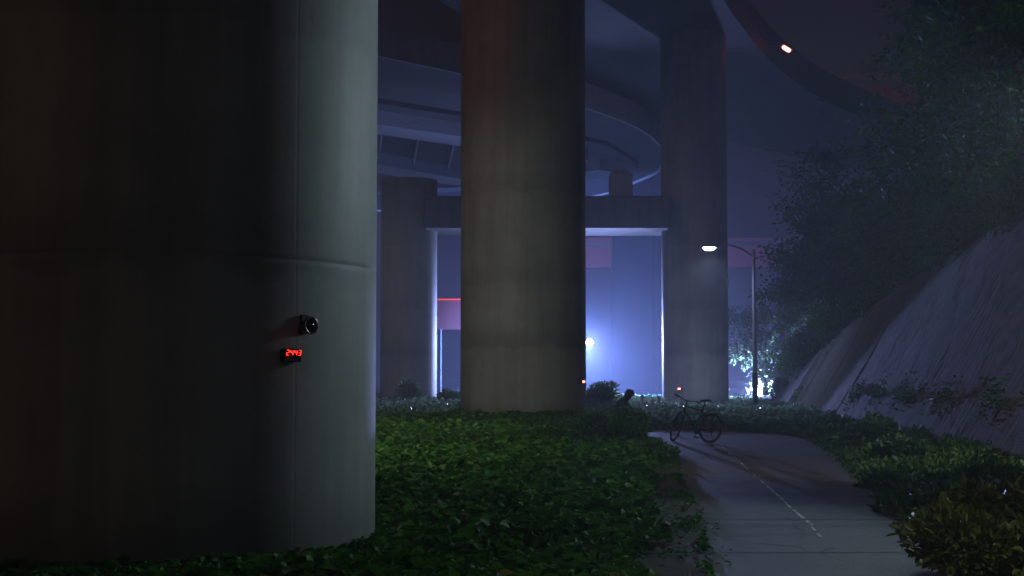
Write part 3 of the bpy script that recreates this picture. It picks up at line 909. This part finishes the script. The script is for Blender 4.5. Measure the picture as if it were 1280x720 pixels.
tag(o, "small moss and seedlings creeping over the dirt at the path edge", "moss", kind="stuff")
# weeds rooted on the ledge of the wall
N = 5200
y = rng.uniform(24, 43, N); s_ = rng.normal(0, .16, N) + .12 * wob(y, y * 0, 1.3)
keep = rng.random(N) < np.clip(.05 + .8 * wob(y, y * 0, .9, 3), 0, 1)
y, s_ = y[keep], s_[keep]
hz = 1.02 + s_ * (.5 + rng.random(len(y)))
x = xw(y) + hz * BAT - .05 - rng.random(len(y)) * .16
o = leaf_mesh("ledge_weeds", np.stack([x, y, hz], 1), rand_dirs(len(y), -.1), up_normals(len(y), .8), rng.uniform(.06, .15, len(y)), .5, M_dusk)
tag(o, "strip of weeds hanging from the ledge of the retaining wall", "weeds", kind="stuff")

# ------------------------------------------------------------------ bushes
def bush(c, rad, n, size, mat, label, group=None, aspect=.5, name="bush", stem=True, lumps=9):
    t = thing(name, c, label, "bush", group)
    cc = Vector(c)
    lump = []
    for k in range(lumps):
        a = rng.uniform(0, 2 * math.pi); q = rng.uniform(.15, .75)
        lump.append((rad[0] * q * math.cos(a), rad[1] * q * math.sin(a), rad[2] * rng.uniform(.3, .82), rng.uniform(.22, .42)))
    ids = rng.integers(0, lumps, n); lp = np.array(lump)[ids]
    v = rng.normal(0, 1, (n, 3)); v /= np.linalg.norm(v, axis=1)[:, None]
    rr = rng.random(n) ** .5 * lp[:, 3]
    pts = lp[:, :3] + v * rr[:, None] * np.array(rad) * 1.1
    pts[:, 2] = np.abs(pts[:, 2])
    dirs = v * .8 + rng.normal(0, .5, (n, 3)); dirs[:, 2] += .25
    o = leaf_mesh("foliage", pts + np.array(c), dirs, up_normals(n, .8), rng.uniform(.6, 1.3, n) * size, aspect, mat)
    under(o, t)
    if stem:
        m = MB()
        for k in range(7):
            q = lump[k % lumps]
            m.tube([cc + Vector((q[0] * .15, q[1] * .15, -.02)), cc + Vector((q[0] * .5, q[1] * .5, q[2] * .55)), cc + Vector((q[0], q[1], q[2]))], [.018, .012, .005], 5)
        part(m, "stems", M_bark, t)
    return t
bush((1.95, 28.6, 0), (.95, 1.3, .72), 10000, .10, M_shrub, "bushy dark green shrub on the left edge of the path before the bicycle", lumps=14)
bush((1.45, 33.0, 0), (1.0, .9, .4), 4500, .11, M_dusk, "low shrub between the thick second column and the path bush", lumps=10)
bush((2.4, 24.8, 0), (.5, .9, .28), 2600, .09, M_shrub, "small low shrub leaning over the path edge in front of the bushy shrub", lumps=8)
bush((3.6, 10.3, 0), (.8, .9, .5), 5200, .085, M_bush, "yellow green bush at the bottom right beside the path", lumps=14)
bush((4.1, 10.9, 0), (.7, .9, .58), 4200, .085, M_bush, "darker yellow green bush at the bottom right corner behind another", lumps=10)
bush((6.2, 22.5, 0), (.6, 1.0, .45), 3000, .11, M_dusk, "leafy green shrub below the weedy ledge of the wall", lumps=11)
bush((7.0, 27.5, 0), (.6, 1.2, .55), 3000, .12, M_dusk, "tallest of the leafy shrubs at the foot of the retaining wall", lumps=11)
bush((-4.5, 58, 0), (.9, .9, 1.15), 2200, .16, M_dusk, "grey green shrub at the foot of the far left portal column")
bush((-2.3, 58.5, 0), (.9, .9, .8), 2000, .16, M_dusk, "low shrub beside the glowing column edge left of the second column")
bush((fl.x, 79.4, 0), (1.2, .9, 1.5), 420, .16, M_hedge, "glaring white lit hedge clump round the low dazzling floodlight", lumps=16)
bush((13.05, 67, 0), (.85, 1.2, 1.2), 2600, .16, M_dusk, "dark bush right of the glaring hedge clump at the very end of the wall")
bush((3.2, 52, 0), (.8, .8, 1.05), 2400, .15, M_hedge, "pale lit shrub just right of the second column base")
bush((12.1, 58, 0), (.9, 1.2, .85), 2600, .15, M_dusk, "dark shrub at the far lower end of the retaining wall")
# pale plumes of tall grass
for px, py in ((802, 500), (823, 502), (815, 506)):
    b = P(px, py, 44)
    t = thing("grass_plume", (b.x, 44, 0), {802: "pale grass plume nearest the crouching person", 823: "pale grass plume nearest the bright column edge", 815: "short pale grass plume between two taller ones"}[px], "plant", "pale grass plumes")
    m = MB(); m.tube([(b.x - .05, 44, 0), (b.x, 44, b.z * .6), (b.x + .03, 44, b.z)], .008, 5); part(m, "stem", M_grass, t)
    n = 160
    q = rng.random(n); pts = np.stack([b.x + .03 - q * .02 + rng.normal(0, .018, n), 44 + rng.normal(0, .018, n), b.z - .25 + q * .38], 1)
    dv = rng.normal(0, .4, (n, 3)); dv[:, 2] += 1
    under(leaf_mesh("plume", pts, dv, rng.normal(0, 1, (n, 3)), rng.uniform(.06, .1, n), .25, M_plume), t)

# ------------------------------------------------------------------ trees
def tree(base, H, crown_c, crown_r, nl, size, mat, label, group="trees on the slope", limbs=11):
    t = thing("tree", base, label, "tree", group)
    b = Vector(base); cc = Vector(crown_c); m = MB(); tips = []
    pts = []; top = Vector((cc.x, cc.y, cc.z + crown_r[2] * .35))
    for i in range(8):
        u = i / 7
        pts.append(b.lerp(top, u) + Vector((math.sin(u * 5 + b.x) * .18, math.cos(u * 4 + b.y) * .18, 0)) * (1 if 0 < i < 7 else 0) + Vector((0, 0, -.1 if i == 0 else 0)))
    r0 = .035 * H ** .9
    m.tube(pts, [r0 * (1 - .8 * i / 7) * (1.25 if i == 0 else 1) for i in range(8)], 10)
    for k in range(limbs):
        u = .35 + .6 * k / limbs; s0 = b.lerp(top, u)
        a = k * 2.4 + rng.uniform(-.4, .4)
        e = Vector((cc.x + crown_r[0] * .8 * math.cos(a) * rng.uniform(.6, 1.1), cc.y + crown_r[1] * .8 * math.sin(a) * rng.uniform(.6, 1.1), cc.z + crown_r[2] * rng.uniform(-.8, .9)))
        mid = s0.lerp(e, .5) + Vector((0, 0, .25 * crown_r[2] * rng.uniform(-.3, .6)))
        m.tube([s0, mid, e], [r0 * .38, r0 * .24, r0 * .06], 6)
        for j in range(4):
            f0 = mid.lerp(e, rng.uniform(0, .9)); v = Vector(rng.normal(0, 1, 3)); v.z *= .6
            e2_ = f0 + v.normalized() * rng.uniform(.35, .6) * min(crown_r)
            m.tube([f0, f0.lerp(e2_, .5) + Vector((0, 0, .08)), e2_], [r0 * .14, r0 * .09, r0 * .03], 5)
            tips.append(e2_); tips.append(f0.lerp(e2_, .55))
        tips.append(e)
    part(m, "trunk", M_bark, t, True)
    T = np.array([tuple(q) for q in tips]); ids = rng.integers(0, len(T), nl)
    spread = .145 * np.mean(crown_r) * rng.uniform(.35, 1.1, len(T))
    v = rng.normal(0, 1, (nl, 3)); v[:, 2] *= .65
    p_ = T[ids] + v * spread[ids][:, None]
    dirs = v + rng.normal(0, .6, (nl, 3)); dirs[:, 2] -= .25
    tint = np.clip(rng.beta(2, 2.4, nl) * .7 + rng.random(len(T))[ids] * .35, 0, 1)
    under(leaf_mesh("crown", p_, dirs, up_normals(nl, .9), rng.uniform(.6, 1.3, nl) * size, .55, mat, tint), t)
    return t
def tr(x, d, H, cc, cr, nl, size, label, mat=M_tree, limbs=11):
    tree((x, d, float(hill(x, d)) - .1), H, cc, cr, nl, size, mat, label, limbs=limbs)
tr(13.0, 30, 9, (11.9, 30, 9.6), (3.6, 3.4, 3.4), 9000, .19, "big overhanging tree at the top right corner")
tr(12.2, 25.5, 5, (10.2, 26, 6.4), (2.3, 2.4, 2.0), 6500, .15, "bright green leafy tree at the right edge above the retaining wall")
tr(14.6, 38, 10, (13.6, 38, 10.2), (4.0, 3.6, 4.0), 10000, .2, "tall dark tree behind the overhanging tree at top right")
tr(14.6, 46.5, 8, (14.2, 46, 8.4), (3.6, 3.4, 3.6), 9500, .2, "dark bushy tree above the middle of the retaining wall")
tr(14.8, 55, 8, (14.6, 55, 7.6), (3.3, 3.2, 3.4), 9000, .2, "dark tree above the low end of the retaining wall")
tr(15.0, 63, 8, (13.9, 63, 6.6), (2.7, 2.6, 3.9), 8500, .2, "dark tree right beside the street lamp pole")
tr(17.0, 70, 10, (16.4, 70, 8.2), (3.4, 3.0, 4.2), 8000, .22, "dark tree behind the street lamp farther up the slope")
tr(20.5, 52, 11, (19.4, 52, 11.5), (4.5, 4.0, 4.5), 9000, .24, "tall tree highest up the dark slope")
tr(16.8, 75, 6, (15.6, 75, 3.3), (2.4, 2.2, 3.2), 7000, .2, "low dark tree filling the gap right of the street lamp pole")
tr(14.2, 79, 6, (13.2, 79, 4.0), (1.5, 1.5, 2.2), 3000, .2, "slender tree lit blue beside the low dazzling floodlight", M_hedge, 9)
# shrubs that hang over the wall's top edge
labs = ["shrub hanging over the wall top at its far low end", "shrub over the wall top beside the dark drain channels", "sprawling shrub over the wall top left of its middle",
        "shrub over the middle of the wall top", "shrub over the high part of the wall top", "shrub on the wall top under the bright green tree"]
for d, l_ in zip((62, 57, 51.5, 46, 40, 34), labs):
    xx = float(xw(d) + hw(d) * BAT) + .3; zz = float(hw(d)) - .5
    bush((xx, d, zz), (1.3, 2.2, 1.9), 3600, .15, M_tree, l_, "shrubs along the wall top", lumps=12)

# ------------------------------------------------------------------ fallen leaves at the dirt edge, white stake
for k, (px, py, s, rz, lb) in enumerate([(818, 664, .30, .3, "dark curled dead leaf on the dirt, farthest of the cluster"), (838, 663, .16, 1.2, "small pale dead leaf lying nearest the path"),
                                         (826, 674, .26, 2.4, "dark dead leaf in the middle of the cluster on the dirt"), (808, 688, .34, .1, "largest pale dead leaf at the edge of the ground cover")]):
    d = EYE / math.tan(math.atan((py - 468) / F)); c = P(px, py, d)
    m = MB(); n = 9; vs = []; fs = []
    for i in range(n):
        u = i / (n - 1); w = s * .32 * math.sin(math.pi * min(1, u * .96 + .03)) ** .7 * (1 + .12 * math.sin(i * 2.7))
        for q in (-1, 0, 1):
            vs.append((s * (u - .5), w * q, .025 + .045 * abs(q) + .03 * math.sin(u * 3)))
    for i in range(n - 1):
        for q in range(2): fs.append((i * 3 + q, i * 3 + 3 + q, i * 3 + 4 + q, i * 3 + 1 + q))
    m.add(vs, fs); o = m.build("fallen_leaf", M_dry); o.location = (c.x, c.y, .0); o.rotation_euler = (0, 0, rz)
    at = o.data.attributes.new("tint", 'FLOAT', 'FACE'); at.data.foreach_set("value", np.full(len(o.data.polygons), (.0, .9, .1, 1.0)[k], np.float32))
    tag(o, lb, "fallen leaf", "dead leaves on the dirt")
q = P(1043, 548, 29.5)
st = thing("marker_stake", (q.x, 29.5, 0), "short white stake among the weeds right of the path", "stake")
m = MB(); m.box((q.x, 29.5, q.z - .12), (.05, .05, 2 * (q.z - .02) if q.z < .3 else .5), bev=.008); part(m, "post", simple("white_plastic", (.75, .75, .75), .35), st)

# ------------------------------------------------------------------ bicycle
def bicycle():
    RW = .335
    t = bpy.data.objects.new("bicycle", None); col.objects.link(t)
    tag(t, "black mountain bike parked on the path with its front wheel turned", "bicycle")
    # local: +x forward, z up, rear contact at the origin
    WB = 1.06
    rear = Vector((0, 0, RW)); bb = Vector((.44, 0, .29)); hd_top = Vector((.80, 0, .83)); hd_bot = Vector((.845, 0, .68)); st_top = Vector((.27, 0, .80))
    steer = R(-30)
    axis = (hd_top - hd_bot).normalized()
    def S(v):      # steer round the head tube axis
        return hd_bot + Matrix.Rotation(steer, 3, axis) @ (Vector(v) - hd_bot)
    front = Vector((WB, 0, RW))
    def mk(m, name, mat, par=t, smooth=True): return m.build(name, mat, par, smooth)
    paint = simple("black_frame_paint", (.018, .018, .022), .3)
    tyre_m = simple("tyre_rubber", (.015, .015, .015), .7)
    alu = simple("grey_alloy", (.05, .05, .055), .35, .6)
    m = MB(); m.tube([bb, st_top + (st_top - bb) * .02], .017, 10); m.tube([Vector((.30, 0, .71)), hd_top - axis * .03], .018, 10); m.tube([bb, hd_bot + axis * .04], .022, 10)
    m.tube([hd_bot, hd_top], .024, 10)
    for s in (-1, 1):
        m.tube([bb + Vector((0, s * .03, 0)), Vector((.2, s * .055, .31)), rear + Vector((0, s * .065, 0))], .010, 8)
        m.tube([Vector((.30, s * .015, .71)), Vector((.17, s * .055, .55)), rear + Vector((0, s * .065, 0))], .009, 8)
    m.tube([bb + Vector((0, -.045, 0)), bb + Vector((0, .045, 0))], .026, 12)
    mk(m, "frame", paint)
    m = MB()
    m.tube([S(hd_top + axis * .08), S(hd_bot)], .015, 8)
    m.tube([S(hd_bot + Vector((0, -.065, -.02))), S(hd_bot + Vector((0, .065, -.02)))], .018, 8)
    for s in (-1, 1):
        m.tube([S(hd_bot + Vector((0, s * .062, -.01))), S(hd_bot.lerp(front, .5) + Vector((0, s * .065, 0))), S(front + Vector((0, s * .062, 0)))], [.019, .019, .014], 8)
    mk(m, "fork", paint)
    def wheel(c, rot):
        # rot maps local wheel (axis along y) into place
        Mw = Matrix.Translation(c) @ rot.to_4x4() @ Matrix.Rotation(R(90), 4, 'X')
        m = MB(); m.torus(Mw, RW - .024, .024, 52, 10); w = bpy.data.objects.new("wheel", None); col.objects.link(w); w.parent = t
        mk(m, "tyre", tyre_m, w)
        m = MB(); m.torus(Mw, RW - .052, .012, 52, 6); mk(m, "rim", alu, w)
        m = MB(); m.lathe([(.012, -.06), (.028, -.035), (.018, -.02), (.018, .02), (.028, .035), (.012, .06)], Mw, 14); mk(m, "hub", alu, w)
        m = MB()
        for k in range(28):
            a = 2 * math.pi * k / 28; b_ = a + (.5 if k % 4 < 2 else -.5); z = .032 if k % 2 else -.032
            m.tube([Mw @ Vector((.026 * math.cos(b_), .026 * math.sin(b_), z)), Mw @ Vector(((RW - .06) * math.cos(a), (RW - .06) * math.sin(a), 0))], .0014, 4, False)
        mk(m, "spokes", alu, w, False)
        m = MB(); m.lathe([(.03, .040), (.085, .040), (.085, .043), (.03, .043)], Mw, 28); mk(m, "brake_disc", alu, w, False)
        return w
    wheel(rear, Matrix.Identity(3)); wheel(S(front), Matrix.Rotation(steer, 3, axis))
    m = MB()
    st = hd_top + axis * .08
    m.tube([S(st), S(st + Vector((.07, 0, .03)))], .016, 8)
    c = st + Vector((.07, 0, .03))
    m.tube([S(c + Vector((-.05, -.31, .035))), S(c + Vector((-.02, -.16, .03))), S(c + Vector((0, -.05, 0))), S(c + Vector((0, .05, 0))), S(c + Vector((-.02, .16, .03))), S(c + Vector((-.05, .31, .035)))], .0125, 10)
    hb = mk(m, "handlebar", paint)
    for s in (-1, 1):
        m = MB(); m.tube([S(c + Vector((-.032, s * .20, .031))), S(c + Vector((-.051, s * .32, .036)))], .019, 10); mk(m, "grip", tyre_m, hb)
        m = MB(); m.tube([S(c + Vector((0, s * .19, .02))), S(c + Vector((.045, s * .21, .0))), S(c + Vector((.03, s * .29, -.01)))], .006, 6); mk(m, "brake_lever", alu, hb)
    # saddle
    m = MB(); vs = []; fs = []
    prof = [(-.13, .055, .0), (-.11, .075, .012), (-.04, .062, .008), (.04, .030, .0), (.12, .018, -.004), (.145, .008, -.012)]
    for x, w, z in prof:
        for q in range(10):
            a = 2 * math.pi * q / 10
            vs.append(Vector((.235 + x, w * math.cos(a), .93 + z + .022 * math.sin(a))))
    for i in range(len(prof) - 1):
        for q in range(10):
            j = (q + 1) % 10; fs.append((i * 10 + q, i * 10 + 10 + q, i * 10 + 10 + j, i * 10 + j))
    fs += [tuple(range(10)), tuple(range(59, 49, -1))]
    m.add(vs, fs); mk(m, "saddle", tyre_m)
    m = MB(); m.tube([st_top - Vector((-.02, 0, .06)), Vector((.238, 0, .905))], .0135, 8); mk(m, "seat_post", alu)
    # rear rack and mudguard
    m = MB()
    for k in range(15):
        a = R(35) + R(115) * k / 14; r_ = RW + .035
        for s in (-.028, .028): m.v.append((rear.x + r_ * math.cos(a), s, rear.z + r_ * math.sin(a)))
    for k in range(14): m.f.append((2 * k, 2 * k + 1, 2 * k + 3, 2 * k + 2))
    nb = len(m.v); m.v += [(x * .985, y, z + .006) for x, y, z in m.v]
    m.f += [tuple(i + nb for i in reversed(f)) for f in m.f[:14]]
    mk(m, "mudguard", paint)
    m = MB()
    for s in (-1, 1):
        m.tube([(.22, s * .05, .735), (-.24, s * .05, .735), (-.26, s * .03, .73)], .006, 6)
        m.tube([(-.02, s * .075, RW + .02), (-.14, s * .052, .73)], .006, 6)
    for x in (.1, -.05, -.2): m.tube([(x, -.05, .735), (x, .05, .735)], .006, 6)
    mk(m, "rear_rack", paint)
    # cranks
    Mc = Matrix.Translation(bb + Vector((0, -.05, 0))) @ Matrix.Rotation(R(90), 4, 'X')
    m = MB(); m.lathe([(.02, 0), (.095, 0), (.095, .008), (.02, .008)], Mc, 28)
    ca = R(-70)
    m.tube([bb + Vector((0, -.06, 0)), bb + Vector((.17 * math.cos(ca), -.075, .17 * math.sin(ca)))], .010, 8)
    m.tube([bb + Vector((0, .06, 0)), bb - Vector((.17 * math.cos(ca), -.075, .17 * math.sin(ca)))], .010, 8)
    ck = mk(m, "crankset", alu)
    for s in (1, -1):
        q = bb + s * Vector((.17 * math.cos(ca), 0, .17 * math.sin(ca))) + Vector((0, -s * .125, 0))
        m = MB(); m.box(q, (.09, .09, .022), bev=.006); mk(m, "pedal", tyre_m, ck, False)
    m = MB(); m.lathe([(.015, .045), (.055, .046), (.05, .052), (.035, .06), (.03, .066)], Matrix.Translation(rear) @ Matrix.Rotation(R(90), 4, 'X'), 20); mk(m, "cassette", alu)
    m = MB(); m.tube([bb + Vector((0, -.054, .094)), rear + Vector((0, -.054, .052))], .005, 5); m.tube([bb + Vector((0, -.054, -.094)), rear + Vector((.02, -.054, -.07)), rear + Vector((-.02, -.054, -.05))], .005, 5); mk(m, "chain", tyre_m, t, False)
    m = MB(); m.box(rear + Vector((.01, -.06, -.06)), (.03, .02, .09)); mk(m, "derailleur", tyre_m, t, False)
    m = MB(); m.tube([(.08, -.07, .30), (.02, -.19, .048), (.05, -.20, .044)], .009, 8); mk(m, "kickstand", alu)
    lean = R(11)
    t.rotation_mode = 'XYZ'
    head = math.atan2(.76, -.65)
    rx, ry = 4.26, 30.6
    t.matrix_world = Matrix.Translation((rx, ry, .012)) @ Matrix.Rotation(head, 4, 'Z') @ Matrix.Rotation(lean, 4, 'X')
    return t
bicycle()

# ------------------------------------------------------------------ crouching person behind the shrubs
def person(base, face):
    t = thing("person", base, "person in dark hooded clothes crouching behind the shrubs", "person", rz=face)
    # local: +x is where they face. squatting, back bent, head bowed
    J = [("pelvis", (-.10, 0, .36), .15), ("waist", (-.10, 0, .52), .18), ("chest", (.02, 0, .72), .205), ("neck", (.15, 0, .84), .12),
         ("headb", (.20, 0, .90), .11), ("headm", (.26, 0, .95), .105), ("headt", (.265, 0, 1.02), .075)]
    E = [(0, 1), (1, 2), (2, 3), (3, 4), (4, 5), (5, 6)]
    def addj(p, r, par):
        J.append(("", p, r)); E.append((par, len(J) - 1)); return len(J) - 1
    for s in (-1, 1):
        h = addj((-.06, s * .11, .34), .105, 0); k = addj((.34, s * .20, .46), .07, h); a = addj((.08, s * .17, .10), .045, k)
        f = addj((.14, s * .18, .05), .045, a); addj((.27, s * .20, .035), .035, f)
        sh = addj((.07, s * .19, .74), .095, 2); el = addj((.22, s * .30, .52), .065, sh); wr = addj((.42, s * .16, .50), .032, el)
        ha = addj((.48, s * .13, .49), .03, wr)
        for q in range(4): 
            f1 = addj((.53 - .005 * abs(q - 1.5), s * (.10 + .02 * q), .485), .0095, ha); addj((.57 - .01 * abs(q - 1.5), s * (.10 + .019 * q), .46), .008, f1)
        th = addj((.50, s * .085, .505), .0105, ha); addj((.53, s * .07, .51), .009, th)
    me = bpy.data.meshes.new("body"); me.from_pydata([j[1] for j in J], E, [])
    o = bpy.data.objects.new("body_rig", me); col.objects.link(o)
    md = o.modifiers.new("skin", 'SKIN'); sk = me.skin_vertices[0].data
    for i, j in enumerate(J): sk[i].radius = (j[2], j[2]); sk[i].use_root = (i == 0)
    o.modifiers.new("sub", 'SUBSURF').levels = 2
    dg = bpy.context.evaluated_depsgraph_get(); ev = o.evaluated_get(dg)
    m2 = bpy.data.meshes.new_from_object(ev); bpy.data.objects.remove(o)
    m2.polygons.foreach_set("use_smooth", [True] * len(m2.polygons))
    b = link("body", m2, simple("dark_clothes", (.009, .009, .012), .85), t)
    # hair: cap on the head
    m = MB(); Mh = Matrix.Translation((.25, 0, .985)) @ Matrix.Rotation(R(12), 4, 'Y')
    m.lathe([(.118, -.07), (.128, -.01), (.118, .05), (.085, .09), (.02, .105)], Mh, 20); m.build("hood", simple("dark_hood", (.015, .015, .02), .9), t, True)
    m = MB(); m.lathe([(.02, -.012), (.012, .02), (.003, .03)], Matrix.Translation((.365, 0, .935)) @ Matrix.Rotation(R(80), 4, 'Y'), 10); m.build("nose", simple("skin", (.35, .22, .16), .6), t, True)
    return t
pb = P(786, 500, 39.6)
person((pb.x - .22, 39.6, 0), R(-12))

# ------------------------------------------------------------------ haze: the night air, lit by the lamps
hz_ = MB(); hz_.box((0, 138, 13.5), (296, 310, 29.0))
hm_ = bpy.data.materials.new("haze"); hm_.use_nodes = True
t = hm_.node_tree; t.nodes.clear()
ho = t.nodes.new("ShaderNodeOutputMaterial"); pv = t.nodes.new("ShaderNodeVolumePrincipled")
pv.inputs['Color'].default_value = (.86, .88, .95, 1); pv.inputs['Density'].default_value = HAZE; pv.inputs['Anisotropy'].default_value = .15
t.links.new(pv.outputs[0], ho.inputs['Volume'])
h = hz_.build("haze", hm_); tag(h, "thin night haze glowing blue round the lamps", "haze", kind="stuff")
